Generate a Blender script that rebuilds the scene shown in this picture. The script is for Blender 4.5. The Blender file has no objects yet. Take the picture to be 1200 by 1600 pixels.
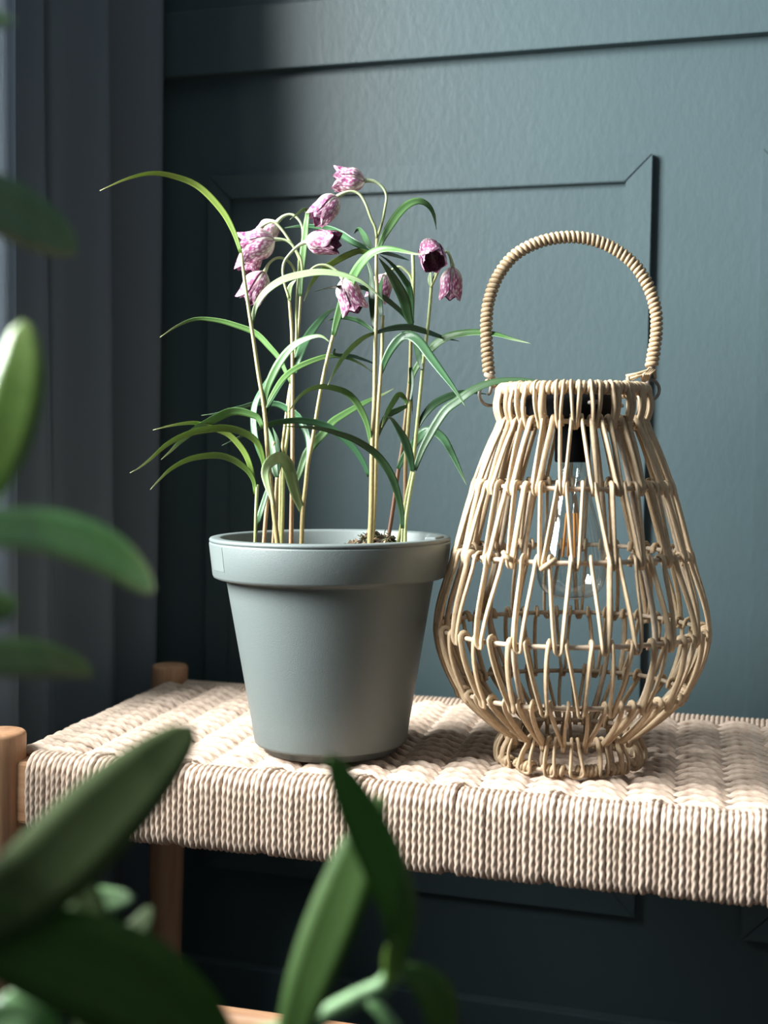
import bpy, math, random
from math import sin, cos, pi, radians, atan, sqrt, exp, tanh
from mathutils import Vector, Matrix

random.seed(7)
scene = bpy.context.scene
COL = scene.collection

# ------------------------------------------------------------------ camera
FPX = 2100.0
YAW, PITCH, ROLL = radians(17.6), atan(110 / 2100), radians(0.8)
CAM = Vector((0, -1.375, 0.708))
_F0 = Vector((-sin(YAW), cos(YAW), 0)); _R0 = Vector((cos(YAW), sin(YAW), 0)); _U0 = Vector((0, 0, 1))
CF = _F0 * cos(PITCH) - _U0 * sin(PITCH)
_U1 = _U0 * cos(PITCH) + _F0 * sin(PITCH)
CR = _R0 * cos(ROLL) + _U1 * sin(ROLL)
CU = _U1 * cos(ROLL) - _R0 * sin(ROLL)
cam = bpy.data.cameras.new('camera')
cam.sensor_fit = 'VERTICAL'; cam.sensor_height = 36.0; cam.lens = FPX / 1600 * 36
cam.clip_start = 0.02
cam.dof.use_dof = True; cam.dof.focus_distance = 1.09; cam.dof.aperture_fstop = 5.0
camo = bpy.data.objects.new('camera', cam); COL.objects.link(camo)
camo.matrix_world = Matrix(((CR.x, CU.x, -CF.x, CAM.x), (CR.y, CU.y, -CF.y, CAM.y), (CR.z, CU.z, -CF.z, CAM.z), (0, 0, 0, 1)))
scene.camera = camo

def P(px, py, t):
    """point seen at a pixel of the photograph, t metres in front of the camera"""
    return CAM + t * (CF + (px - 600) / FPX * CR + (800 - py) / FPX * CU)

# ------------------------------------------------------------------ world, light, exposure
w = bpy.data.worlds.new('world'); scene.world = w; w.use_nodes = True
w.node_tree.nodes['Background'].inputs[0].default_value = (0.62, 0.78, 1.0, 1)
w.node_tree.nodes['Background'].inputs[1].default_value = 0.14
ld = bpy.data.lights.new('window_daylight', 'AREA'); ld.shape = 'RECTANGLE'
ld.size = 0.75; ld.size_y = 0.9; ld.energy = 178; ld.color = (1.0, 0.985, 0.97)
lo = bpy.data.objects.new('window_daylight', ld); COL.objects.link(lo)
lo.location = (-1.36, -0.94, 1.36); lo.rotation_euler = (0, radians(-90), 0)
lo.rotation_euler = (Vector((-0.15, -0.35, 0.95)) - lo.location).to_track_quat('-Z', 'Y').to_euler()
vs = scene.view_settings
vs.view_transform = 'Standard'; vs.look = 'None'; vs.gamma = 1; vs.use_curve_mapping = False
vs.exposure = 0.0

# ------------------------------------------------------------------ materials
def mat(name, base, rough=0.6, spec=0.4):
    m = bpy.data.materials.new(name); m.use_nodes = True
    b = m.node_tree.nodes['Principled BSDF']
    b.inputs['Base Color'].default_value = (*base, 1); b.inputs['Roughness'].default_value = rough
    b.inputs['Specular IOR Level'].default_value = spec
    return m, m.node_tree, b
def N(nt, t, **k):
    n = nt.nodes.new(t)
    for a, v in k.items():
        if a in n.inputs: n.inputs[a].default_value = v
        else: setattr(n, a, v)
    return n
def ramp(nt, fac, stops):
    r = nt.nodes.new('ShaderNodeValToRGB'); e = r.color_ramp.elements
    while len(e) < len(stops): e.new(0.5)
    for i, (p, c) in enumerate(stops): e[i].position = p; e[i].color = (*c, 1)
    nt.links.new(fac, r.inputs[0]); return r.outputs[0]
def coords(nt, kind='Object', scale=(1, 1, 1)):
    tc = nt.nodes.new('ShaderNodeTexCoord'); mp = nt.nodes.new('ShaderNodeMapping')
    mp.inputs['Scale'].default_value = scale
    nt.links.new(tc.outputs[kind], mp.inputs[0]); return mp.outputs[0]
def noise(nt, vec, scale, detail=3, rough=0.5):
    n = N(nt, 'ShaderNodeTexNoise', Scale=scale, Detail=detail, Roughness=rough)
    nt.links.new(vec, n.inputs['Vector']); return n.outputs['Fac']
def mixc(nt, fac, a, b, mode='MIX'):
    m = nt.nodes.new('ShaderNodeMix'); m.data_type = 'RGBA'; m.blend_type = mode
    for i, v in ((0, fac), (6, a), (7, b)):
        if isinstance(v, (int, float)): m.inputs[i].default_value = v
        elif isinstance(v, tuple): m.inputs[i].default_value = (*v, 1)
        else: nt.links.new(v, m.inputs[i])
    return m.outputs[2]
def bump(nt, b, h, strength, dist):
    n = N(nt, 'ShaderNodeBump', Strength=strength, Distance=dist)
    nt.links.new(h, n.inputs['Height']); nt.links.new(n.outputs[0], b.inputs['Normal'])
def hexc(r, g, b):
    f = lambda c: ((c / 255 + 0.055) / 1.055) ** 2.4 if c > 10 else c / 255 / 12.92
    return (f(r), f(g), f(b))

def wall_paint():
    m, nt, b = mat('painted_wall', (0.1, 0.16, 0.17), 0.42, 0.35)
    v = coords(nt, 'Object')
    c = ramp(nt, noise(nt, v, 6, 3), [(0.3, (0.057, 0.086, 0.095)), (0.7, (0.063, 0.094, 0.103))])
    nt.links.new(c, b.inputs['Base Color'])
    v2 = coords(nt, 'Object', (1.4, 1, 0.8))
    bump(nt, b, noise(nt, v2, 95, 4, 0.6), 0.09, 0.004)
    return m
M_wall = wall_paint()
def plain_noise(name, c0, c1, scale, rough=0.6, bs=0.0, bscale=200, spec=0.4, kind='Object', sc=(1, 1, 1)):
    m, nt, b = mat(name, c0, rough, spec); v = coords(nt, kind, sc)
    nt.links.new(ramp(nt, noise(nt, v, scale, 4), [(0.3, c0), (0.7, c1)]), b.inputs['Base Color'])
    if bs: bump(nt, b, noise(nt, v, bscale, 3), bs, 0.001)
    return m
M_floor = plain_noise('dark_floor', (0.03, 0.028, 0.027), (0.05, 0.045, 0.04), 3, 0.5)
M_white = plain_noise('white_paint', (0.5, 0.52, 0.53), (0.55, 0.57, 0.58), 4, 0.6)
M_pot = plain_noise('sage_plastic', (0.145, 0.170, 0.167), (0.152, 0.177, 0.174), 5, 0.42, 0.25, 1500, 0.45)
M_pots = plain_noise('sticker_residue', (0.165, 0.192, 0.188), (0.175, 0.202, 0.198), 300, 0.35, 0.0)
M_soil = plain_noise('potting_soil', (0.018, 0.012, 0.008), (0.07, 0.05, 0.032), 160, 0.9, 0.6, 300)
M_bark = plain_noise('bark_chips', (0.09, 0.05, 0.028), (0.36, 0.25, 0.16), 120, 0.85, 0.4, 300)
M_moss = plain_noise('dry_moss', (0.05, 0.065, 0.03), (0.16, 0.17, 0.09), 200, 0.9)
M_black = plain_noise('black_plastic', (0.004, 0.004, 0.005), (0.007, 0.007, 0.008), 40, 0.7, spec=0.05)
M_metal = plain_noise('aged_wire', (0.22, 0.19, 0.17), (0.33, 0.29, 0.26), 90, 0.45)
M_cream = plain_noise('grey_planter', (0.3, 0.3, 0.29), (0.36, 0.36, 0.35), 8, 0.6)

def oak(name, sc):
    m, nt, b = mat(name, (0.4, 0.22, 0.12), 0.5, 0.35); v = coords(nt, 'Object', sc)
    n1 = noise(nt, v, 60, 5, 0.65)
    c = ramp(nt, n1, [(0.25, (0.36, 0.165, 0.085)), (0.5, (0.60, 0.33, 0.185)), (0.75, (0.70, 0.43, 0.26))])
    nt.links.new(c, b.inputs['Base Color']); bump(nt, b, n1, 0.15, 0.001); return m
M_oak_z = oak('oak_upright', (1, 1, 0.06)); M_oak_x = oak('oak_lengthwise', (0.06, 1, 1)); M_oak_y = oak('oak_crosswise', (1, 0.06, 1))

def fibre(name, c0, c1, c2, stripes, rough=0.65):
    m, nt, b = mat(name, c1, rough, 0.3); v = coords(nt, 'UV', (stripes, 14, 1))
    n1 = noise(nt, v, 1.0, 4, 0.6)
    oi = nt.nodes.new('ShaderNodeObjectInfo')
    c = ramp(nt, n1, [(0.28, c0), (0.5, c1), (0.72, c2)])
    t = ramp(nt, oi.outputs['Random'], [(0, (0.86, 0.84, 0.82)), (1, (1.08, 1.06, 1.04))])
    nt.links.new(mixc(nt, 1.0, c, t, 'MULTIPLY'), b.inputs['Base Color'])
    bump(nt, b, n1, 0.25, 0.0006); return m
M_cord = fibre('paper_cord', (0.43, 0.285, 0.21), (0.63, 0.49, 0.395), (0.735, 0.615, 0.52), 6)
M_ratt = fibre('rattan', (0.32, 0.21, 0.12), (0.53, 0.395, 0.255), (0.64, 0.51, 0.36), 9, 0.5)
M_ratd = fibre('rattan_rib', (0.30, 0.22, 0.15), (0.48, 0.385, 0.29), (0.58, 0.48, 0.38), 7, 0.55)

def stem_mat(name, low, mid, top):
    m, nt, b = mat(name, mid, 0.5, 0.35); v = coords(nt, 'UV')
    s = nt.nodes.new('ShaderNodeSeparateXYZ'); nt.links.new(v, s.inputs[0])
    c = ramp(nt, s.outputs[1], [(0, low), (0.45, mid), (0.95, top)])
    n1 = noise(nt, coords(nt, 'UV', (4, 60, 1)), 1, 3)
    nt.links.new(mixc(nt, 1.0, c, ramp(nt, n1, [(0.3, (0.75, 0.75, 0.75)), (0.7, (1.1, 1.1, 1.1))]), 'MULTIPLY'), b.inputs['Base Color'])
    return m
M_stem = stem_mat('yellow_green_stem', (0.36, 0.27, 0.11), (0.44, 0.36, 0.17), (0.50, 0.47, 0.25))
M_stem_b = stem_mat('tan_pink_stem', (0.38, 0.22, 0.12), (0.45, 0.29, 0.17), (0.52, 0.45, 0.24))
M_stem_r = stem_mat('red_brown_stem', (0.13, 0.05, 0.03), (0.27, 0.15, 0.09), (0.30, 0.29, 0.12))
M_stem_g = stem_mat('pale_green_stem', (0.34, 0.33, 0.12), (0.38, 0.42, 0.18), (0.42, 0.50, 0.24))
M_ped = stem_mat('pale_pedicel', (0.36, 0.40, 0.17), (0.42, 0.48, 0.25), (0.50, 0.58, 0.36))

def leaf_mat(name, base, mid, tip, rough=0.38, trans=0.25, spots=None):
    m, nt, b = mat(name, mid, rough, 0.5 if rough < 0.6 else 0.2); v = coords(nt, 'UV')
    s = nt.nodes.new('ShaderNodeSeparateXYZ'); nt.links.new(v, s.inputs[0])
    c = ramp(nt, s.outputs[1], [(0.0, base), (0.45, mid), (0.8, mid), (1.0, tip)])
    st = noise(nt, coords(nt, 'UV', (14, 3, 1)), 1, 3, 0.6)
    oi = nt.nodes.new('ShaderNodeObjectInfo')
    c = mixc(nt, 1.0, c, ramp(nt, st, [(0.25, (0.72, 0.75, 0.72)), (0.75, (1.18, 1.15, 1.15))]), 'MULTIPLY')
    c = mixc(nt, 1.0, c, ramp(nt, oi.outputs['Random'], [(0, (0.80, 0.86, 0.85)), (1, (1.25, 1.15, 1.1))]), 'MULTIPLY')
    if spots:
        sp = noise(nt, coords(nt, 'UV', (5, 12, 1)), 1.6, 4, 0.7)
        c = mixc(nt, ramp(nt, sp, [(0.45, (0, 0, 0)), (0.65, (0.75, 0.75, 0.75))]), c, spots)
        r = nt.nodes.new('ShaderNodeMath'); r.operation = 'ABSOLUTE'; nt.links.new(s.outputs[0], r.inputs[0])
        rib = ramp(nt, r.outputs[0], [(0.0, (0.5, 0.5, 0.5)), (0.09, (0, 0, 0))])
        c = mixc(nt, rib, c, tip)
    nt.links.new(c, b.inputs['Base Color'])
    tr = nt.nodes.new('ShaderNodeBsdfTranslucent'); nt.links.new(c, tr.inputs[0])
    mx = nt.nodes.new('ShaderNodeMixShader'); mx.inputs[0].default_value = trans
    out = nt.nodes['Material Output']
    nt.links.new(b.outputs[0], mx.inputs[1]); nt.links.new(tr.outputs[0], mx.inputs[2]); nt.links.new(mx.outputs[0], out.inputs[0])
    bump(nt, b, st, 0.15, 0.0005)
    return m
M_leaf = leaf_mat('grass_leaf', (0.09, 0.19, 0.06), (0.12, 0.25, 0.08), (0.40, 0.46, 0.27))
M_leaf_y = leaf_mat('yellow_green_leaf', (0.11, 0.20, 0.04), (0.26, 0.38, 0.085), (0.55, 0.60, 0.36))
M_leaf_d = leaf_mat('dark_green_leaf', (0.04, 0.095, 0.04), (0.05, 0.12, 0.05), (0.07, 0.13, 0.07))
M_leaf_b = leaf_mat('blue_green_leaf', (0.05, 0.13, 0.06), (0.07, 0.17, 0.085), (0.16, 0.26, 0.15), 0.3)
M_leaf_p = leaf_mat('pale_leaf', (0.24, 0.33, 0.15), (0.30, 0.42, 0.22), (0.40, 0.48, 0.30))
M_fg = leaf_mat('glossy_green_leaf', (0.05, 0.115, 0.022), (0.058, 0.13, 0.025), (0.07, 0.15, 0.035), 0.42, 0.32, (0.032, 0.072, 0.016))
M_fg_a = leaf_mat('fresh_green_leaf', (0.07, 0.16, 0.03), (0.08, 0.18, 0.035), (0.10, 0.2, 0.05), 0.42, 0.4, (0.05, 0.11, 0.02))
M_fg_b = leaf_mat('mid_green_leaf', (0.05, 0.115, 0.022), (0.055, 0.12, 0.022), (0.07, 0.14, 0.03), 0.6, 0.3, (0.036, 0.08, 0.016))
M_fg_l = leaf_mat('light_green_leaf', (0.16, 0.30, 0.06), (0.20, 0.34, 0.08), (0.28, 0.40, 0.12), 0.3, 0.3, (0.09, 0.20, 0.03))
M_fg_d = leaf_mat('deep_green_leaf', (0.034, 0.055, 0.014), (0.038, 0.060, 0.016), (0.045, 0.07, 0.02), 0.7, 0.10, (0.026, 0.042, 0.010))
M_fg_s = leaf_mat('silvery_leaf', (0.17, 0.34, 0.12), (0.25, 0.43, 0.20), (0.42, 0.55, 0.36), 0.25, 0.25, (0.17, 0.32, 0.12))
M_fgst = stem_mat('green_stalk', (0.10, 0.20, 0.07), (0.13, 0.27, 0.11), (0.2, 0.35, 0.16))

def petal_mat():
    m, nt, b = mat('chequered_petal', (0.5, 0.2, 0.35), 0.55, 0.3)
    v = coords(nt, 'UV', (4.2, 6.5, 1))
    d = noise(nt, v, 0.9, 3)
    vo = N(nt, 'ShaderNodeTexVoronoi', Scale=1.25, Randomness=0.75); vo.feature = 'F1'
    off = nt.nodes.new('ShaderNodeObjectInfo')
    add = nt.nodes.new('ShaderNodeVectorMath'); add.operation = 'ADD'
    nt.links.new(v, add.inputs[0]); nt.links.new(off.outputs['Random'], add.inputs[1]); nt.links.new(add.outputs[0], vo.inputs['Vector'])
    cell = ramp(nt, vo.outputs['Distance'], [(0.25, (0.84, 0.68, 0.75)), (0.48, (0.42, 0.11, 0.25)), (0.8, (0.24, 0.04, 0.13))])
    c = mixc(nt, ramp(nt, d, [(0.46, (0, 0, 0)), (0.72, (0.6, 0.6, 0.6))]), cell, (0.82, 0.66, 0.73))
    s = nt.nodes.new('ShaderNodeSeparateXYZ'); nt.links.new(coords(nt, 'UV'), s.inputs[0])
    a = nt.nodes.new('ShaderNodeMath'); a.operation = 'ABSOLUTE'; nt.links.new(s.outputs[0], a.inputs[0])
    mm = nt.nodes.new('ShaderNodeMath'); mm.operation = 'MULTIPLY_ADD'; nt.links.new(a.outputs[0], mm.inputs[0]); mm.inputs[1].default_value = 0.55
    nt.links.new(s.outputs[1], mm.inputs[2])
    basec = ramp(nt, mm.outputs[0], [(0.12, (0.9, 0.9, 0.9)), (0.55, (0.12, 0.12, 0.12)), (0.8, (0, 0, 0))])
    c = mixc(nt, basec, c, (0.74, 0.74, 0.60))
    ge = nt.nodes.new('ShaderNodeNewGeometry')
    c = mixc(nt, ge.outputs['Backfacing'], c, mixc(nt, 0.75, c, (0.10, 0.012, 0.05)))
    nt.links.new(c, b.inputs['Base Color'])
    tr = nt.nodes.new('ShaderNodeBsdfTranslucent'); nt.links.new(c, tr.inputs[0])
    mx = nt.nodes.new('ShaderNodeMixShader'); mx.inputs[0].default_value = 0.15
    nt.links.new(b.outputs[0], mx.inputs[1]); nt.links.new(tr.outputs[0], mx.inputs[2]); nt.links.new(mx.outputs[0], nt.nodes['Material Output'].inputs[0])
    return m
M_petal = petal_mat()

def cloth_mat():
    m, nt, b = mat('blue_grey_linen', (0.08, 0.1, 0.125), 0.85, 0.1)
    v = coords(nt, 'UV')
    wx = noise(nt, coords(nt, 'UV', (900, 40, 1)), 1, 2); wy = noise(nt, coords(nt, 'UV', (40, 900, 1)), 1, 2)
    ad = nt.nodes.new('ShaderNodeMath'); nt.links.new(wx, ad.inputs[0]); nt.links.new(wy, ad.inputs[1])
    c = ramp(nt, ad.outputs[0], [(0.40, (0.10, 0.118, 0.145)), (0.62, (0.21, 0.245, 0.285))])
    c2 = mixc(nt, 0.6, (0.155, 0.182, 0.215), c)
    nt.links.new(c2, b.inputs['Base Color'])
    tr = nt.nodes.new('ShaderNodeBsdfTranslucent'); nt.links.new(c2, tr.inputs[0])
    mx = nt.nodes.new('ShaderNodeMixShader'); mx.inputs[0].default_value = 0.30
    nt.links.new(b.outputs[0], mx.inputs[1]); nt.links.new(tr.outputs[0], mx.inputs[2]); nt.links.new(mx.outputs[0], nt.nodes['Material Output'].inputs[0])
    bump(nt, b, ad.outputs[0], 0.3, 0.0006); return m
M_cloth = cloth_mat()
def glass_mat(r0, r1):
    m, nt, b = mat('clear_thin_glass', (1, 1, 1), 0.02)
    t = nt.nodes.new('ShaderNodeBsdfTransparent'); t.inputs[0].default_value = (0.93, 0.96, 0.96, 1)
    g = nt.nodes.new('ShaderNodeBsdfGlossy'); g.inputs['Roughness'].default_value = 0.03
    lw = N(nt, 'ShaderNodeLayerWeight', Blend=0.5)      # same from either side of the thin shell
    fr = nt.nodes.new('ShaderNodeMapRange'); pw = nt.nodes.new('ShaderNodeMath'); pw.operation = 'POWER'; pw.inputs[1].default_value = 2.2
    nt.links.new(lw.outputs['Facing'], pw.inputs[0]); nt.links.new(pw.outputs[0], fr.inputs[0]); fr.inputs[3].default_value = r0; fr.inputs[4].default_value = r1
    mx = nt.nodes.new('ShaderNodeMixShader')
    nt.links.new(fr.outputs[0], mx.inputs[0]); nt.links.new(t.outputs[0], mx.inputs[1]); nt.links.new(g.outputs[0], mx.inputs[2])
    nt.links.new(mx.outputs[0], nt.nodes['Material Output'].inputs[0]); return m
M_glass = glass_mat(0.12, 0.95)
M_fil = mat('amber_filament', (0.75, 0.30, 0.07), 0.5)[0]
M_pane = glass_mat(0.03, 0.4); M_pane.name = 'window_glass'

# ------------------------------------------------------------------ mesh helpers
def mesh(name, verts, faces, material, uvs=None, smooth=True):
    me = bpy.data.meshes.new(name); me.from_pydata([tuple(v) for v in verts], [], faces)
    if uvs is not None:
        ul = me.uv_layers.new(name='UVMap')
        for lp in me.loops: ul.data[lp.index].uv = uvs[lp.vertex_index]
    if smooth:
        for p in me.polygons: p.use_smooth = True
    me.materials.append(material); me.update(); return me
def link(name, me, parent=None, loc=None, rot=None):
    o = bpy.data.objects.new(name, me); COL.objects.link(o)
    if parent: o.parent = parent
    if loc is not None: o.location = loc
    if rot is not None: o.rotation_euler = rot
    return o
def thing(name, label, cat, loc, rot=(0, 0, 0)):
    o = bpy.data.objects.new(name, None); COL.objects.link(o); o.location = loc; o.rotation_euler = rot
    o.empty_display_size = 0.05; o['label'] = label; o['category'] = cat
    return o
def inv(o): return (Matrix.Translation(o.location) @ o.rotation_euler.to_matrix().to_4x4()).inverted()
def box_data(x0, x1, y0, y1, z0, z1, bev=0.0):
    import bmesh
    bm = bmesh.new(); bmesh.ops.create_cube(bm, size=1)
    for v in bm.verts: v.co = Vector((x0 + (v.co.x + .5) * (x1 - x0), y0 + (v.co.y + .5) * (y1 - y0), z0 + (v.co.z + .5) * (z1 - z0)))
    if bev: bmesh.ops.bevel(bm, geom=bm.edges[:], offset=bev, segments=2, affect='EDGES', profile=0.6)
    me = bpy.data.meshes.new('box'); bm.to_mesh(me); bm.free(); return me
def box(name, dims, material, parent=None, bev=0.0, kind=None):
    me = box_data(*dims, bev); me.name = name; me.materials.append(material)
    o = link(name, me, parent)
    if kind: o['kind'] = kind
    return o
def crom(pts, n):
    """Catmull-Rom through tuples of any size, n samples"""
    k = len(pts); D = len(pts[0]); out = []
    ds = [0.0]
    for i in range(1, k): ds.append(ds[-1] + max(1e-6, sqrt(sum((pts[i][c] - pts[i-1][c]) ** 2 for c in range(D)))))
    L = ds[-1]; seg = 0
    for j in range(n):
        s = L * j / (n - 1)
        while seg < k - 2 and s > ds[seg + 1]: seg += 1
        u = (s - ds[seg]) / (ds[seg + 1] - ds[seg])
        p1, p2 = pts[seg], pts[seg + 1]
        p0 = pts[seg - 1] if seg > 0 else [2 * p1[c] - p2[c] for c in range(D)]
        p3 = pts[seg + 2] if seg < k - 2 else [2 * p2[c] - p1[c] for c in range(D)]
        out.append([0.5 * (2 * p1[c] + (p2[c] - p0[c]) * u + (2 * p0[c] - 5 * p1[c] + 4 * p2[c] - p3[c]) * u * u + (3 * p1[c] - p0[c] - 3 * p2[c] + p3[c]) * u ** 3) for c in range(D)])
    return out
def frames(pts):
    T = []
    for i in range(len(pts)):
        a = pts[max(0, i - 1)]; b = pts[min(len(pts) - 1, i + 1)]; d = b - a
        T.append(d.normalized() if d.length > 1e-9 else Vector((0, 0, 1)))
    ref = Vector((0, 0, 1)) if abs(T[0].z) < 0.9 else Vector((1, 0, 0))
    n = (ref - T[0] * ref.dot(T[0])).normalized(); out = []
    for t in T:
        n = (n - t * n.dot(t)); n = n.normalized() if n.length > 1e-6 else t.orthogonal().normalized()
        out.append((t, n, t.cross(n)))
    return out
def tube(pts, rad, sides=8, profile=None, caps=True, norm_uv=False, closed=False, frame=None):
    """pts: Vectors; rad: float or fn(s01); profile: fn(phi, length) -> multiplier pair"""
    pts = [Vector(p) for p in pts]; n = len(pts); fr = frame or frames(pts)
    V, U, Fc = [], [], []; L = 0
    tot = sum((pts[i + 1] - pts[i]).length for i in range(n - 1)) or 1
    for i in range(n):
        if i: L += (pts[i] - pts[i - 1]).length
        r = rad(L / tot) if callable(rad) else rad
        t, a, b = fr[i]
        for k in range(sides):
            ph = 2 * pi * k / sides
            ka, kb = profile(ph, L) if profile else (1, 1)
            V.append(pts[i] + a * (cos(ph) * r * ka) + b * (sin(ph) * r * kb))
            U.append((abs(k / sides - 0.5) * 2, (L / tot) if norm_uv else L * 10))
    for i in range(n if closed else n - 1):
        i2 = (i + 1) % n
        for k in range(sides):
            k2 = (k + 1) % sides
            Fc.append((i * sides + k, i * sides + k2, i2 * sides + k2, i2 * sides + k))
    if caps and not closed:
        Fc.append(tuple(range(sides - 1, -1, -1))); Fc.append(tuple((n - 1) * sides + k for k in range(sides)))
    return V, Fc, U
def join(parts):
    V, Fc, U = [], [], []
    for v, f, u in parts:
        o = len(V); V += v; U += u; Fc += [tuple(i + o for i in q) for q in f]
    return V, Fc, U
def lathe(prof, seg=64):
    V, Fc, U = [], [], []
    n = len(prof)
    for j, (r, z) in enumerate(prof):
        for k in range(seg):
            a = 2 * pi * k / seg; V.append(Vector((r * cos(a), r * sin(a), z))); U.append((k / seg, j / n))
    for j in range(n - 1):
        for k in range(seg):
            k2 = (k + 1) % seg; Fc.append((j * seg + k, j * seg + k2, (j + 1) * seg + k2, (j + 1) * seg + k))
    return V, Fc, U
def put(name, data, material, parent=None, M=None, smooth=True):
    V, Fc, U = data
    if M is not None: V = [M @ v for v in V]
    return link(name, mesh(name, V, Fc, material, U, smooth), parent)
def rope(R, lobes=3, pitch=0.017, depth=0.2, ph0=0.0):
    def f(ph, L):
        k = 1 - depth + depth * abs(cos(lobes / 2 * (ph - 2 * pi * L / (pitch * 1.0) + ph0)))
        return k, k
    return f

# ------------------------------------------------------------------ the room
def structure(o): o['kind'] = 'structure'; return o
XL = -0.83                                        # inner face of the window wall
structure(box('floor', (XL - 0.2, 2.6, -3.2, 0.12, -0.05, 0.0), M_floor))
structure(box('wall_back', (XL - 0.2, 2.6, 0.0, 0.12, 0.0, 2.45), M_wall))
structure(box('ceiling', (XL - 0.2, 2.6, -3.2, 0.12, 2.45, 2.5), M_white))
WY0, WY1, WZ0, WZ1 = -1.80, -0.30, 0.74, 2.38     # window opening in the left wall
wl = bpy.data.objects.new('wall_left', None)
import bmesh
def multi_box(name, boxes, material):
    bm = bmesh.new()
    for d in boxes:
        me = box_data(*d); bm.from_mesh(me); bpy.data.meshes.remove(me)
    me = bpy.data.meshes.new(name); bm.to_mesh(me); bm.free(); me.materials.append(material)
    return link(name, me)
structure(multi_box('wall_left', [(XL - 0.2, XL, -3.2, WY0, 0, 2.45), (XL - 0.2, XL, WY1, 0.0, 0, 2.45),
                                  (XL - 0.2, XL, WY0, WY1, 0, WZ0), (XL - 0.2, XL, WY0, WY1, WZ1, 2.45)], M_wall))
bpy.data.objects.remove(wl)
win = structure(multi_box('window_1', [(XL - 0.13, XL - 0.08, WY0, WY0 + 0.05, WZ0, WZ1), (XL - 0.13, XL - 0.08, WY1 - 0.05, WY1, WZ0, WZ1),
                                       (XL - 0.13, XL - 0.08, WY0, WY1, WZ0, WZ0 + 0.05), (XL - 0.13, XL - 0.08, WY0, WY1, WZ1 - 0.05, WZ1),
                                       (XL - 0.12, XL - 0.09, (WY0 + WY1) / 2 - 0.02, (WY0 + WY1) / 2 + 0.02, WZ0, WZ1)], M_white))
for y0, y1 in ((WY0 + 0.05, (WY0 + WY1) / 2 - 0.02), ((WY0 + WY1) / 2 + 0.02, WY1 - 0.05)):
    box('pane', (XL - 0.107, XL - 0.103, y0, y1, WZ0 + 0.05, WZ1 - 0.05), M_pane, win)

# rail across the wall and the mitred panel mouldings under it
structure(box('trim_1', (-0.83, 2.6, -0.014, 0.001, 1.106, 1.176), M_wall, bev=0.0015))
def panel_frame(name, x0, x1, z0, z1, wd=0.027, th=0.0075):
    par = None
    sides = [((x0, z0), (x1, z0), (x1 - wd, z0 + wd), (x0 + wd, z0 + wd)), ((x1, z0), (x1, z1), (x1 - wd, z1 - wd), (x1 - wd, z0 + wd)),
             ((x1, z1), (x0, z1), (x0 + wd, z1 - wd), (x1 - wd, z1 - wd)), ((x0, z1), (x0, z0), (x0 + wd, z0 + wd), (x0 + wd, z1 - wd))]
    root = bpy.data.objects.new(name, None); COL.objects.link(root); root['kind'] = 'structure'
    root.location = (x0, 0, z0)
    for q in sides:
        cx = sum(p[0] for p in q) / 4; cz = sum(p[1] for p in q) / 4
        bm = bmesh.new()
        g = 0.0002
        q2 = [(p[0] + (g if p[0] < cx else -g), p[1] + (g if p[1] < cz else -g)) for p in q]
        # outer edge full height, inner edge slightly lower
        fr_ = [bm.verts.new((p[0] - x0, -(th if i < 2 else th * 0.96), p[1] - z0)) for i, p in enumerate(q2)]
        bk_ = [bm.verts.new((p[0] - x0, 0.001, p[1] - z0)) for p in q2]
        bm.faces.new(fr_); bm.faces.new(bk_[::-1])
        for i in range(4): bm.faces.new((fr_[i], bk_[i], bk_[(i + 1) % 4], fr_[(i + 1) % 4]))
        bmesh.ops.recalc_face_normals(bm, faces=bm.faces[:])
        bmesh.ops.bevel(bm, geom=bm.edges[:], offset=0.0009, segments=2, affect='EDGES')
        me = bpy.data.meshes.new('moulding'); bm.to_mesh(me); bm.free(); me.materials.append(M_wall)
        link('moulding', me, root)
panel_frame('trim_2', -0.643, -0.1585, 0.2245, 0.998)
panel_frame('trim_3', -0.054, 0.43, 0.2145, 0.998)
structure(box('baseboard_back', (XL, 2.6, -0.016, 0.001, 0.0, 0.119), M_wall, bev=0.002))

# ------------------------------------------------------------------ curtain in the corner
def curtain():
    root_y0, root_y1 = -0.03, -0.315
    nS, nZ = 260, 60; V, Fc, U = [], [], []
    for j in range(nZ):
        z = 0.015 + 2.28 * j / (nZ - 1); hz = z / 2.3
        Ls = 0; prev = None
        for i in range(nS):
            s = i / (nS - 1); y = root_y0 + (root_y1 - root_y0) * s
            k = 2 * pi * (s * 3.4 + 0.10 * sin(5 * s + 1.3) + 0.05 * sin(2.2 * z + 3 * s))
            a = 0.037 * (0.75 + 0.35 * sin(7.1 * s + 0.6)) * (1.1 - 0.3 * hz)
            x = -0.735 + a * sin(k) + 0.006 * sin(3.1 * k + z * 2.0) + 0.010 * sin(1.1 * z + 4 * s)
            y += 0.014 * cos(k) + 0.012 * (1 - hz)
            p = Vector((x, y, z))
            if prev is not None: Ls += (p - prev).length
            prev = p; V.append(p); U.append((Ls, z))
    for j in range(nZ - 1):
        for i in range(nS - 1):
            a = j * nS + i; Fc.append((a, a + 1, a + nS + 1, a + nS))
    o = put('curtain', (V, Fc, U), M_cloth)
    o['label'] = 'dark blue-grey linen curtain hanging in folds in the corner beside the wall'; o['category'] = 'curtain'
    so = o.modifiers.new('thickness', 'SOLIDIFY'); so.thickness = 0.0008
curtain()

# ------------------------------------------------------------------ woven bench
SEAT = 0.45
bench = thing('bench', 'light oak bench with a woven paper cord seat against the wall', 'bench', (-0.597, -0.443, 0.0), (0, 0, radians(1.6)))
BL, BD = 0.92, 0.370                               # wrapped length and depth
RC = 0.0024                                        # cord radius
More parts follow.
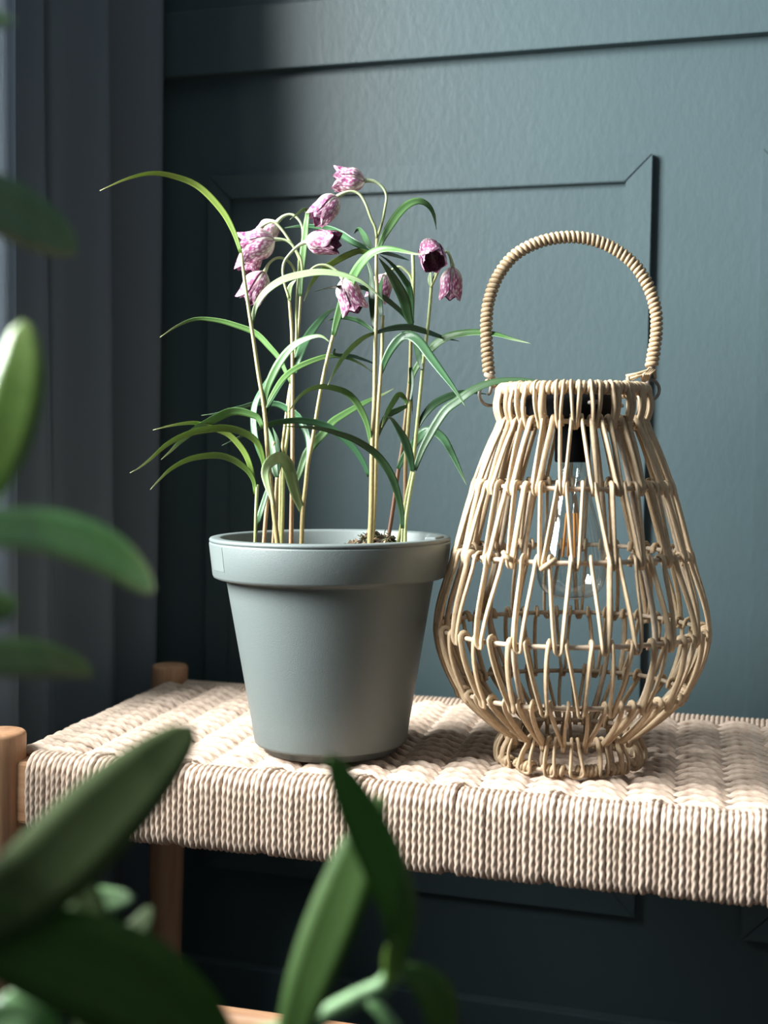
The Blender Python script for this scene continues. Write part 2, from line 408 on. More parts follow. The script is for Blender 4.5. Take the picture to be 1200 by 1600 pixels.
# legs
def leg(x, y, ztop, r0, r1, lean):
    pts, n = [], 30
    prof = []
    for i in range(n):
        z = (ztop - 0.004) * i / (n - 1); prof.append((r1 + (r0 - r1) * min(1, z / 0.40) ** 0.8, z))
    prof += [(r0 - 0.0006, ztop - 0.0018), (r0 - 0.002, ztop - 0.0005), (r0 - 0.004, ztop), (0.0001, ztop + 0.0005)]
    prof = [(0.0001, 0)] + prof
    V, Fc, U = lathe(prof, 40)
    V = [Vector((v.x - lean * (ztop - v.z), v.y, v.z)) for v in V]
    put('leg', (V, Fc, U), M_oak_z, bench).location = (x, y, 0)
leg(-0.028, 0.012, 0.468, 0.0205, 0.016, 0.012)
leg(-0.043, 0.366, 0.466, 0.0195, 0.016, 0.012)
leg(BL + 0.028, 0.012, 0.468, 0.0205, 0.016, -0.012)
leg(BL + 0.0, 0.366, 0.466, 0.0195, 0.016, -0.012)
box('rail', (-0.02, BL + 0.02, 0.005, 0.026, 0.394, 0.445), M_oak_x, bench, 0.003)
box('rail', (-0.04, BL, BD - 0.03, BD - 0.006, 0.394, 0.443), M_oak_x, bench, 0.003)
SKEW = -0.022 / 0.37                               # the seat widens a little to the left at the back
for x0 in (-0.006, BL + 0.006):
    side_rail = box("rail", (-0.012, 0.012, 0.02, BD - 0.02, 0.396, 0.443), M_oak_y, bench, 0.004); side_rail.location = (x0, 0, 0)
    side_rail.rotation_euler = (0, 0, -SKEW)
def rod(name, a, b, r, m):
    put(name, tube([Vector(a).lerp(Vector(b), i / 8) for i in range(9)], r, 20), m, bench)
rod('stretcher', (-0.025, 0.012, 0.252), (BL + 0.025, 0.012, 0.252), 0.011, M_oak_x)

# cords wound round the front rail
def wrap_mesh(back, ph, wob):
    raw = [(0.030, 0.400), (0.026, 0.3925), (0.016, 0.3905), (0.006, 0.391), (0.0012, 0.396), (0.000, 0.41), (0.000, 0.43), (0.001, 0.4415), (0.0055, 0.4485), (0.013, 0.4505), (0.020, 0.450), (back, 0.446)]
    raw = [(random.uniform(-wob, wob), y, z) for y, z in raw]
    pts = [Vector(p) for p in crom(raw, 84)]
    V, Fc, U = tube(pts, RC * 1.06, 14, rope(RC, 3, 0.024, 0.24, ph))
    return mesh('wrap_cord', V, Fc, M_cord, U)
SP = 0.0046
wraps = [wrap_mesh(0.027, random.uniform(0, 6), 0.00035) for _ in range(7)]
knots = [wrap_mesh(0.040, random.uniform(0, 6), 0.0003) for _ in range(2)]
nw = int(BL / SP)
WS = 0.0368                                       # spacing of the warp pairs
warp_x = [0.018 + WS * k for k in range(int(BL / WS))]
for i in range(nw):
    x = 0.004 + i * SP
    k = None
    for wi, wx in enumerate(warp_x):
        if wi % 2 == 1 and abs(x - wx) < SP: k = wi
    me = knots[i % 2] if k is not None else wraps[random.randrange(7)]
    o = link('wrap_cord', me, bench, (x + random.uniform(-0.00025, 0.00025), random.uniform(-0.0003, 0.0003), (0.0019 if k is not None else 0) + random.uniform(-0.0003, 0.0003)))
# cords wound round the back rail: only their tops show, joined
bp = []
for i in range(nw):
    x = 0.004 + SKEW * BD + i * SP
    raw = [(x, BD - 0.028, 0.4465), (x, BD - 0.012, 0.4495), (x, BD - 0.004, 0.4475), (x, BD, 0.440), (x, BD, 0.40), (x, BD - 0.006, 0.392)]
    bp.append(tube([Vector(p) for p in crom(raw, 30)], RC, 9, rope(RC, 3, 0.020, 0.22, i * 1.7)))
bo = put('back_wrap_cords', join(bp), M_cord, bench); bo['kind'] = 'stuff'
# warp pairs, front to back
V, Fc, U = tube([Vector((0, 0.02 + (BD - 0.045) * i / 60, 0.4430)) for i in range(61)], RC, 8, rope(RC))
wm = mesh('warp_cord', V, Fc, M_cord, U)
for x in warp_x:
    for s in (-1, 1): link('warp_cord', wm, bench, (x + s * 0.0024, 0, 0), (0, 0, -SKEW))
# weft cords, left to right, over one warp pair and under the next
def weft_mesh(par, ph):
    raw = []
    A = 0.0050
    n = 560
    # left end: up the outside of the side rail
    head = [(-0.0185, 0.400), (-0.0215, 0.412), (-0.0215, 0.434), (-0.018, 0.4455), (-0.008, 0.4495)]
    tail = [(BL + 0.008, 0.4495), (BL + 0.018, 0.4455), (BL + 0.0215, 0.434), (BL + 0.0215, 0.412), (BL + 0.0185, 0.400)]
    body = []
    rn = random.uniform(0, 9)
    m = 420
    for i in range(m + 1):
        x = 0.0 + BL * i / m
        c = cos(pi * (x - warp_x[0]) / WS) * (1 if par else -1)
        z = 0.4436 + A * tanh(1.1 * c) / tanh(1.1)
        e = min(1, min(x, BL - x) / 0.02)
        z = z * e + 0.4480 * (1 - e)
        y = 0.0007 * sin(x * 31 + rn) + 0.0004 * sin(x * 77 + rn * 2) + 0.0017 * cos(pi * (x - warp_x[0]) / WS * 1.0 + 0.9) * (1 if par else -1)
        body.append((x, y, z))
    hp = crom([(a, 0, b) for a, b in head] + [body[0]], 24)[:-1]
    tp = crom([body[-1]] + [(a, 0, b) for a, b in tail], 24)[1:]
    pts = [Vector(p) for p in hp + body + tp]
    V, Fc, U = tube(pts, RC * 1.72, 14, rope(RC, 3, 0.036, 0.36, ph))
    return mesh('weft_cord', V, Fc, M_cord, U)
wefts = {p: [weft_mesh(p, random.uniform(0, 6)) for _ in range(3)] for p in (0, 1)}
WP = 0.0086
nwe = int((BD - 0.046) / WP)
for i in range(nwe):
    y = 0.0275 + i * WP
    side = 0.0
    link('weft_cord', wefts[i % 2][random.randrange(3)], bench, (SKEW * y, y + random.uniform(-0.0004, 0.0004), random.uniform(-0.0004, 0.0004)))

# ------------------------------------------------------------------ potted fritillary
POTC = Vector((-0.3756, -0.3286, SEAT + 0.0022)); PT = 1.123
plant = thing('potted_fritillary', 'grey-green plastic flowerpot of chequered purple fritillaries on the woven bench', 'potted plant', POTC, (0, radians(-0.9), 0))
PI_ = inv(plant)
outer = [(0.0001, 0.004), (0.050, 0.004), (0.0515, 0.0), (0.0555, 0.0), (0.057, 0.006), (0.0622, 0.0062), (0.0633, 0.0072), (0.0638, 0.0090)]
outer += [(0.0637 + (0.0858 - 0.0637) * k / 10, 0.0115 + (0.1405 - 0.0115) * k / 10) for k in range(1, 11)]
outer += [(0.0866, 0.1428), (0.0885, 0.1438), (0.0945, 0.1438), (0.0963, 0.1446), (0.0971, 0.1465), (0.0998, 0.1720), (0.0996, 0.1728), (0.0989, 0.1731), (0.0990, 0.1737), (0.0996, 0.1740),
          (0.0996, 0.1757), (0.0988, 0.1767), (0.0975, 0.1770), (0.0915, 0.1770), (0.0900, 0.1764), (0.0893, 0.1750), (0.0865, 0.160), (0.0825, 0.1405), (0.074, 0.10), (0.0001, 0.10)]
pot = put('pot', lathe(outer, 128), M_pot, plant)
# little filling notch inside the rim, at the right
ang = radians(-2)
nt_ = box_data(-0.006, 0.004, -0.011, 0.011, 0.158, 0.1788, 0.0015); nt_.materials.append(M_pot)
link('notch', nt_, pot, (0.0915 * cos(ang), 0.0915 * sin(ang), 0), (0, 0, ang))
# rubbed patch where a sticker sat
V, Fc, U = [], [], []
for j in range(8):
    for i in range(10):
        z = 0.1520 + 0.0195 * j / 7; a = radians(216 + 15 * i / 9); r = 0.0971 + (z - 0.1465) * (0.0027 / 0.0255) + 0.00025
        V.append(Vector((r * cos(a), r * sin(a), z))); U.append((i / 9, j / 7))
for j in range(7):
    for i in range(9): Fc.append((j * 10 + i, j * 10 + i + 1, (j + 1) * 10 + i + 1, (j + 1) * 10 + i))
put('sticker_mark', (V, Fc, U), M_pots, pot)
# soil
V, Fc, U = [], [], []
NR, NA = 26, 72
def soil_h(x, y):
    return 0.134 + 0.041 * exp(-(((x - 0.036) / 0.042) ** 2 + ((y - 0.012) / 0.045) ** 2)) + 0.003 * sin(x * 210 + 1) * sin(y * 190) + 0.002 * sin(x * 420) * cos(y * 390 + 2)
for j in range(NR):
    for k in range(NA):
        r = 0.0805 * j / (NR - 1); a = 2 * pi * k / NA; x, y = r * cos(a), r * sin(a)
        V.append(Vector((x, y, soil_h(x, y) + random.uniform(-0.0012, 0.0012)))); U.append((x, y))
for j in range(NR - 1):
    for k in range(NA):
        k2 = (k + 1) % NA; Fc.append((j * NA + k, (j + 1) * NA + k, (j + 1) * NA + k2, j * NA + k2))
soil = put('soil', (V, Fc, U), M_soil, plant)
def chips(n, rng, size, seed):
    rnd = random.Random(seed); parts = []
    for _ in range(n):
        x, y = rng(rnd); s = size * rnd.uniform(0.5, 1.3)
        z = soil_h(x, y) + s * 0.3
        rot = Matrix.Rotation(rnd.uniform(0, 6), 3, 'Z') @ Matrix.Rotation(rnd.uniform(-0.9, 0.9), 3, 'X') @ Matrix.Rotation(rnd.uniform(-0.9, 0.9), 3, 'Y')
        vs_ = [Vector((x, y, z)) + rot @ Vector((s * sx * rnd.uniform(.6, 1.1), s * 0.6 * sy * rnd.uniform(.5, 1.1), s * 0.4 * sz * rnd.uniform(.5, 1.1))) for sx in (-1, 1) for sy in (-1, 1) for sz in (-1, 1)]
        parts.append((vs_, [(0, 1, 3, 2), (4, 6, 7, 5), (0, 4, 5, 1), (2, 3, 7, 6), (0, 2, 6, 4), (1, 5, 7, 3)], [(0.5, 0.5)] * 8))
    return join(parts)
def spot(cx, cy, sx, sy): return lambda r: (max(-0.075, min(0.075, r.gauss(cx, sx))), max(-0.06, min(0.05, r.gauss(cy, sy))))
o = put('bark_mulch', chips(170, spot(0.020, 0.0, 0.020, 0.022), 0.0042, 3), M_bark, soil, smooth=False); o['kind'] = 'stuff'
o = put('dark_mulch', chips(150, spot(0.035, 0.005, 0.022, 0.022), 0.0036, 5), M_soil, soil, smooth=False); o['kind'] = 'stuff'
def moss():
    rnd = random.Random(8); parts = []
    for _ in range(160):
        x, y = max(-.05, min(.072, rnd.gauss(0.045, 0.012))), rnd.gauss(0.012, 0.016)
        z = soil_h(x, y); a = rnd.uniform(0, 6.3); l = rnd.uniform(0.004, 0.011)
        p = [Vector((x + l * 0.5 * s * cos(a) * 1.2, y + l * 0.5 * s * sin(a) * 1.2, z + l * (s - 0.45 * s * s))) for s in (0, .5, 1)]
        parts.append(tube(p, 0.0005, 3))
    return join(parts)
o = put('moss', moss(), M_moss, soil); o['kind'] = 'stuff'

def px_path(pts, t0, t1=None, n=24, pw=1.5):
    t1 = t0 if t1 is None else t1
    c = crom([(float(x), float(y)) for x, y in pts], n)
    return [P(x, y, t0 + (t1 - t0) * (i / (n - 1)) ** pw) for i, (x, y) in enumerate(c)]
def stem(pts, t, m, r0=0.0027, r1=0.0020, dip=0.03, t1=None):
    path = px_path(pts, t, t1, 30, 1.0)
    base = path[0]; path = [base + Vector((0.0, 0.0, -dip))] + path
    d = tube(path, lambda s: (r0 + (r1 - r0) * s) * 0.68, 10, norm_uv=True)
    return put('stem', d, m, plant, PI_)
def collar(st, pts, t, r):
    pass
def leaf(pts, t0, t1, wpx, m, par, tilt=35, twist=25, n=34, fold=0.25, shape=(0.45, 0.38, 0.10), thick=0.0004, Minv=None, name='leaf', pw=1.5):
    """ribbon leaf: traced midline, own depth run, true width and thickness"""
    path = px_path(pts, t0, t1, n, pw); V, Fc, U = [], [], []
    fr = frames(path); b0, pk, tipw = shape
    a0 = radians(tilt); 
    for i, p in enumerate(path):
        s = i / (n - 1); T = fr[i][0]; view = (p - CAM).normalized()
        side = T.cross(view)
        side = side.normalized() if side.length > 1e-4 else fr[i][1]
        ax = side.cross(T).normalized()
        a = a0 + radians(twist) * (s - 0.4)
        wv = side * cos(a) + ax * sin(a); nv = T.cross(wv).normalized()
        prof = (b0 + (1 - b0) * sin(min(1, s / pk) * pi / 2)) if s < pk else max(tipw * 0.6, max(0, cos((s - pk) / (1 - pk) * pi / 2)) ** (0.5 if thick > 0.0005 else 0.75))
        hw = 0.5 * wpx / FPX * (p - CAM).dot(CF) / max(0.45, cos(a0)) * prof
        for sg in (1, -1):
            off = nv * (thick * 0.5 * sg)
            for u in ((-1, -0.5, 0, 0.5, 1) if sg == 1 else (1, 0.5, 0, -0.5, -1)):
                edge = 0.15 if abs(u) == 1 else 1
                V.append(p + wv * (u * hw) + nv * (abs(u) ** 1.4 * hw * fold) + off * edge); U.append((u, s))
    k = 10
    for i in range(n - 1):
        for j in range(k):
            j2 = (j + 1) % k; Fc.append((i * k + j, i * k + j2, (i + 1) * k + j2, (i + 1) * k + j))
    Fc.append(tuple(range(k - 1, -1, -1))); Fc.append(tuple((n - 1) * k + j for j in range(k)))
    return put(name, (V, Fc, U), m, par, PI_ if Minv is None else Minv)

D0 = PT
# stems: traced midline, depth inside the pot
s1 = stem([(434, 852), (428, 800), (420, 725), (413, 640), (404, 585), (396, 530), (389, 485), (382, 435), (377, 396)], D0 - 0.050, M_stem, 0.0033, 0.0019, t1=D0 - 0.055)
sa = stem([(398, 852), (399, 836), (400, 800), (402, 757)], D0 - 0.03, M_stem_g, 0.0017, 0.0022)
sb = stem([(412, 852), (415, 812), (419, 770), (424, 720), (428, 690)], D0 - 0.005, M_stem_b, 0.0026, 0.0024)
sc = stem([(427, 852), (430, 800), (433, 746)], D0 - 0.02, M_stem_b, 0.0024, 0.0023)
sd = stem([(440, 852), (442, 790), (443, 735), (447, 697), (451, 665), (453, 620), (457, 580), (463, 530), (463, 475), (466, 435), (467, 407)], D0, M_stem_g, 0.0027, 0.0014)
sd2 = stem([(437, 852), (438, 780), (440, 715), (446, 660), (452, 613), (459, 575), (467, 508), (470, 463), (472, 440)], D0 + 0.015, M_stem, 0.0024, 0.0017)
se = stem([(455, 852), (456, 780), (457, 720), (457, 650), (457, 598), (457, 558), (456, 517), (453, 480), (452, 466)], D0 - 0.01, M_stem_b, 0.0030, 0.0021)
sf = stem([(471, 852), (473, 801), (478, 755), (481, 725), (488, 690), (496, 640), (504, 595), (512, 558), (521, 522)], D0 - 0.015, M_stem, 0.0029, 0.0022)
sg = stem([(578, 848), (580, 800), (581, 740), (582, 690), (585, 630), (586, 570), (587, 520), (589, 460), (588, 410), (589, 372)], D0 - 0.045, M_stem, 0.0036, 0.0020)
sh = stem([(582, 848), (586, 770), (588, 700), (591, 640), (595, 583), (597, 545), (598, 493)], D0 - 0.02, M_stem, 0.0028, 0.0022)
si = stem([(607, 840), (614, 795), (622, 738), (629, 695), (635, 640), (640, 590), (642, 530), (643, 508)], D0 + 0.03, M_stem_r, 0.0028, 0.0022)
si2 = stem([(643, 508), (645, 470), (646, 430), (645, 395)], D0 + 0.03, M_stem_g, 0.0026, 0.0023, dip=0.0)
sj = stem([(632, 846), (633, 783), (634, 720), (638, 663), (641, 627)], D0 + 0.01, M_stem_r, 0.0026, 0.0027)
sk = stem([(622, 848), (630, 808), (636, 772), (645, 730), (650, 680), (655, 630), (660, 580), (664, 545), (668, 515), (672, 475), (674, 447)], D0 - 0.01, M_stem_g, 0.0025, 0.0021)
sk2 = stem([(633, 848), (634, 815), (640, 775), (647, 738)], D0 - 0.025, M_stem_g, 0.0022, 0.0023)
sl = stem([(628, 850), (629, 826)], D0 - 0.03, M_stem_g, 0.0016, 0.0016)

LV = [
 # parent, points, depth start, depth end, width px, material, tilt, twist
 (s1, [(377, 396), (365, 360), (345, 325), (310, 290), (270, 274), (235, 270), (195, 280), (156, 298)], -.055, -.09, 10, M_leaf_y, 40, 30),
 (se, [(456, 600), (448, 583), (437, 560), (423, 543), (400, 520), (370, 508), (340, 500), (305, 498), (275, 510), (250, 527)], -.005, .04, 9, M_leaf, 40, 20),
 (s1, [(394, 506), (400, 480), (415, 457), (440, 439), (470, 430), (500, 426), (530, 429), (557, 437), (575, 448), (602, 472)], -.052, -.075, 11, M_leaf_p, 40, 10),
 (si, [(643, 508), (630, 490), (612, 473), (595, 461), (573, 450), (557, 447), (540, 446), (515, 449), (492, 455)], .028, -.07, 8, M_leaf_d, 45, 30),
 (sg, [(587, 398), (570, 393), (557, 392), (530, 404), (500, 424), (485, 445), (475, 470)], -.04, .03, 10, M_leaf_y, 40, 20),
 (sg, [(587, 400), (570, 387), (550, 376), (533, 365), (510, 356), (475, 353), (445, 356)], -.04, .05, 11, M_leaf_b, 35, 15),
 (sg, [(586, 400), (576, 382), (568, 366), (560, 358), (553, 365)], -.04, .01, 11, M_leaf_d, 30, 15),
 (sg, [(592, 388), (600, 370), (612, 350), (625, 332), (640, 319), (655, 315), (668, 321), (677, 335), (682, 359)], -.047, -.03, 13, M_leaf, 30, 30),
 (sf, [(521, 524), (527, 500), (535, 475), (545, 450), (555, 428), (566, 411), (582, 396), (600, 390), (620, 391), (648, 397), (664, 397)], -.018, -.11, 15, M_leaf, 30, 35),
 (sg, [(590, 394), (615, 399), (640, 407)], -.045, .0, 6, M_leaf_d, 40, 10),
 (si, [(645, 505), (641, 455), (633, 437), (620, 420), (607, 407), (593, 398)], .028, -.02, 10, M_leaf_d, 35, 15),
 (si, [(643, 508), (638, 492), (632, 467), (620, 442), (607, 421), (592, 403)], .022, -.035, 17, M_leaf_d, 25, 20),
 (sg, [(586, 518), (584, 490), (582, 460), (580, 428), (573, 408), (566, 395)], -.035, -.01, 11, M_leaf_d, 35, 15),
 (sg, [(587, 519), (570, 526), (555, 537), (540, 552), (526, 573), (512, 602)], -.045, -.10, 8, M_leaf, 40, 15),
 (sg, [(586, 518), (565, 503), (548, 497), (530, 496), (510, 501)], -.04, .05, 7, M_leaf_d, 40, 10),
 (sg, [(588, 520), (610, 514), (637, 512), (663, 518), (690, 527), (717, 533)], -.045, .03, 10, M_leaf_d, 35, 20),
 (sh, [(595, 583), (603, 561), (613, 543), (627, 527), (641, 525), (656, 536), (672, 558), (690, 582), (708, 606), (728, 636)], -.02, -.10, 15, M_leaf_b, 20, 25),
 (sk, [(660, 578), (654, 553), (648, 535), (643, 525)], -.012, .02, 9, M_leaf_d, 30, 10),
 (si, [(641, 600), (648, 580), (657, 566), (670, 550), (683, 537), (700, 527), (722, 522), (745, 520), (775, 523), (800, 530), (830, 537)], .025, -.06, 12, M_leaf, 35, 30),
 (sj, [(641, 627), (645, 600), (644, 580), (641, 575), (642, 610), (645, 648)], .012, .02, 5, M_leaf_d, 40, 0),
 (sg, [(580, 695), (574, 662), (562, 635), (550, 619), (537, 610), (520, 605), (502, 603), (483, 608), (467, 620), (457, 634), (448, 648)], -.045, -.09, 10, M_leaf, 38, 20),
 (se, [(459, 762), (468, 740), (477, 714), (490, 695), (507, 676), (520, 660), (538, 648), (562, 634), (582, 624), (598, 617), (618, 606)], -.012, .02, 13, M_leaf, 30, 30),
 (sf, [(473, 801), (462, 771), (455, 744), (450, 727), (443, 717), (435, 714), (427, 718), (418, 726), (414, 740), (417, 757), (422, 774), (427, 790)], -.015, -.10, 19, M_leaf_p, 10, 15),
 (sl, [(629, 826), (628, 800), (621, 768), (612, 742), (598, 720), (585, 706), (570, 695), (550, 684), (527, 676), (505, 670), (480, 667), (443, 666)], -.03, -.10, 12, M_leaf_d, 30, 25),
 (sg, [(577, 745), (569, 724), (556, 703), (540, 686), (520, 670), (500, 661), (470, 656), (440, 658), (415, 664), (397, 672), (375, 682), (347, 696)], -.04, -.02, 11, M_leaf_b, 38, 20),
 (sf, [(480, 728), (483, 700), (480, 678), (468, 652), (453, 641), (440, 633), (427, 630), (400, 630), (380, 635), (358, 640), (338, 646), (315, 649)], -.015, .05, 10, M_leaf_b, 40, 20),
 (s1, [(411, 668), (404, 653), (393, 647), (375, 642), (358, 643), (342, 650), (323, 660), (307, 669), (283, 688), (267, 704), (252, 718)], -.052, -.02, 13, M_leaf, 35, 25),
 (s1, [(415, 740), (408, 703), (397, 685), (375, 673), (350, 668), (325, 670), (300, 675), (275, 685), (255, 698), (237, 715), (217, 731), (203, 739)], -.052, -.09, 11, M_leaf_y, 35, 25),
 (sa, [(399, 768), (397, 752), (390, 738), (380, 728), (363, 717), (342, 711), (317, 712), (292, 718), (267, 732), (250, 748), (235, 765)], -.03, -.06, 10, M_leaf_y, 38, 20),
 (sa, [(399, 772), (396, 745), (386, 713), (372, 692), (357, 678), (338, 670), (318, 663), (300, 660), (270, 664), (239, 672)], -.03, -.045, 9, M_leaf_y, 40, 20),
 (s1, [(413, 634), (418, 608), (425, 590), (436, 569), (450, 550), (466, 536), (487, 527), (503, 526), (517, 536)], -.052, -.09, 13, M_leaf, 30, 20),
 (s1, [(414, 640), (428, 614), (443, 592), (463, 576), (490, 564), (515, 557), (540, 559), (562, 568), (583, 582)], -.05, .03, 9, M_leaf, 38, 15),
 (se, [(461, 583), (468, 556), (478, 533), (491, 513), (507, 494), (520, 484), (529, 482)], -.012, .03, 14, M_leaf_b, 30, 20),
 (s1, [(413, 726), (405, 703), (399, 680), (397, 658), (398, 638), (404, 620), (415, 600), (427, 582), (445, 568)], -.048, -.02, 10, M_leaf_b, 35, 20),
 (s1, [(416, 650), (423, 627), (435, 606), (447, 591), (459, 580)], -.052, -.01, 9, M_leaf_b, 40, 10),
 (sc, [(433, 746), (428, 722), (425, 695), (419, 668)], -.02, .01, 15, M_leaf_d, 20, 20),
 (sc, [(433, 746), (437, 715), (433, 688), (426, 668)], -.015, .02, 10, M_leaf_d, 30, 20),
 (sa, [(398, 838), (402, 822), (408, 800), (414, 780), (420, 758), (422, 735)], -.03, -.01, 9, M_leaf_b, 25, 10),
 (sk2, [(645, 736), (641, 712), (633, 687), (623, 669), (612, 654), (601, 650)], -.025, -.07, 13, M_leaf_b, 25, 20),
 (si, [(622, 733), (632, 713), (645, 697), (653, 686), (663, 676), (672, 673), (682, 677), (693, 687), (703, 704), (715, 728), (729, 758)], .025, -.06, 14, M_leaf_b, 25, 20),
 (sk2, [(648, 735), (660, 703), (672, 680), (683, 661), (698, 640), (717, 626), (741, 609), (770, 598), (797, 594), (825, 594), (854, 598)], -.025, -.055, 14, M_leaf_d, 30, 25),
 (sk, [(653, 668), (663, 650), (678, 633), (697, 622), (715, 616), (735, 613), (760, 616)], -.01, .0, 12, M_leaf_d, 30, 15),
 (sj, [(637, 632), (630, 619), (622, 617), (612, 631), (603, 647), (596, 668)], .01, -.03, 9, M_leaf, 30, 15),
 (sj, [(636, 634), (624, 639), (606, 648), (596, 665), (590, 687)], .01, .03, 10, M_leaf_d, 30, 15),
 (sd2, [(470, 463), (471, 430), (475, 390), (479, 350), (481, 332), (476, 326), (466, 333), (453, 343)], .012, -.01, 11, M_leaf, 30, 10),
 (se, [(453, 470), (452, 458), (455, 446), (463, 437)], -.012, -.02, 9, M_leaf_p, 20, 10),
 (sk, [(674, 449), (672, 436), (673, 422)], -.012, -.01, 7, M_leaf_p, 25, 10),
 (sh, [(597, 495), (595, 480), (594, 455), (598, 430)], -.018, .01, 9, M_leaf_d, 30, 10),
 (sf, [(480, 730), (484, 700), (480, 676), (470, 660), (462, 640)], -.013, .03, 8, M_leaf_d, 35, 10),
 (sf, [(523, 545), (522, 553), (535, 556), (555, 558), (590, 570)], -.012, .05, 6, M_leaf_d, 35, 10),
]
for par, pts, a, b, wd, m, ti, tw in LV:
    leaf(pts, D0 + a, D0 + b, wd, m, par, ti, tw)

# flowers: a pedicel with receptacle, and six petals each
def petal_data(L, R, outer, rnd, flare, ph):
    V, Fc, U = [], [], []; nu, nv = 9, 14
    half = radians(50 if outer else 46)
    for j in range(nv):
        v = j / (nv - 1)
        r = R * (sin(min(1, v / 0.42) * pi / 2) ** 0.7) if v < 0.42 else R * (1 - 0.10 * (v - 0.42) + flare * ((v - 0.42) / 0.58) ** 2.2)
        r += (0.0007 if outer else -0.0006)
        wdt = half * (0.75 + 0.25 * min(1, v / 0.3)) * (1.0 if v < 0.72 else max(0.2, max(0, cos((v - 0.72) / 0.28 * pi / 2)) ** 0.55))
        for i in range(nu):
            u = -1 + 2 * i / (nu - 1); a = ph + u * wdt
            rr = r * (1 - 0.10 * u * u * (1 if outer else -0.3)) + R * 0.035 * sin(3.1 * u + 9 * v + rnd) + (R * 0.05 if abs(u) < .15 else 0)
            V.append(Vector((rr * cos(a), rr * sin(a), L * (v - 0.035 * u * u * v)))); U.append((u, v))
    for j in range(nv - 1):
        for i in range(nu - 1): Fc.append((j * nu + i, j * nu + i + 1, (j + 1) * nu + i + 1, (j + 1) * nu + i))
    return V, Fc, U
def flower(ped, att, mouth, t, wpx, depth_mouth=0.0, flare=0.05, t_ped=None, roll=0.0, lscale=1.0):
    A = P(*att, t); B = P(*mouth, t + depth_mouth); ax = (B - A); L = ax.length * lscale; ax.normalize()
    R = 0.5 * wpx / FPX * t
    path = px_path(ped, t if t_ped is None else t_ped, t, 22, 1.0)
    path = path + [A + ax * 0.0015]
    d = tube(path, lambda s: 0.00112 + 0.0012 * max(0, s - 0.8) * 4, 9, norm_uv=True)
    f = put('flower', d, M_ped, plant, PI_)
    z = ax; x = z.orthogonal().normalized(); y = z.cross(x)
    Mx = Matrix(((x.x, y.x, z.x, A.x), (x.y, y.y, z.y, A.y), (x.z, y.z, z.z, A.z), (0, 0, 0, 1)))
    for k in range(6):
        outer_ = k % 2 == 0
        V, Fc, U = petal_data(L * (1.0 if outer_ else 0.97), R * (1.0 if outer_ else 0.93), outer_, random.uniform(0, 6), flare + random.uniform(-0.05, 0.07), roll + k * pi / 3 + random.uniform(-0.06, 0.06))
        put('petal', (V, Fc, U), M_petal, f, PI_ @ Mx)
FD = D0
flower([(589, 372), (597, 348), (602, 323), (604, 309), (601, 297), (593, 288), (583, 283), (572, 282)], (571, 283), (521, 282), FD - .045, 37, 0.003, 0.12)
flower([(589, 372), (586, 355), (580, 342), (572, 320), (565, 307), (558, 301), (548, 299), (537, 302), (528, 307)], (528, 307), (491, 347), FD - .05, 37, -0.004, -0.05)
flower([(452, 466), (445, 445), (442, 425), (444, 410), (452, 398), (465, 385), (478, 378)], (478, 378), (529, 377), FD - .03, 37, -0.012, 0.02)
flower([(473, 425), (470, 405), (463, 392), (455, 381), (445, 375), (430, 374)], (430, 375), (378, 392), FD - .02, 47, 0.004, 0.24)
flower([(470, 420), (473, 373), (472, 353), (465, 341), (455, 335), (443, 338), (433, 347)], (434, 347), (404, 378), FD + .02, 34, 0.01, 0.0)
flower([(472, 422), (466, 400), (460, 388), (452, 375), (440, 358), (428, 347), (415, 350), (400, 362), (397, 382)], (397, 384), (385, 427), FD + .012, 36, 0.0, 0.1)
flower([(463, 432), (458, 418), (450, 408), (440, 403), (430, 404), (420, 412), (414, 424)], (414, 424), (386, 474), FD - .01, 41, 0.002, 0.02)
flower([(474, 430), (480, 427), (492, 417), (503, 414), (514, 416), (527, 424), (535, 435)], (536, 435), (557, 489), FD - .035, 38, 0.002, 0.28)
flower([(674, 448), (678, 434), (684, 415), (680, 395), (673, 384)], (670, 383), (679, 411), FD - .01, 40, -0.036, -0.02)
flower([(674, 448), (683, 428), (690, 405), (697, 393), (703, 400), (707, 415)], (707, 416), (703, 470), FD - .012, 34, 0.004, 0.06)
flower([(645, 445), (641, 431), (632, 421), (622, 417), (612, 422), (604, 429)], (603, 428), (587, 470), FD + .03, 35, 0.004, 0.08)

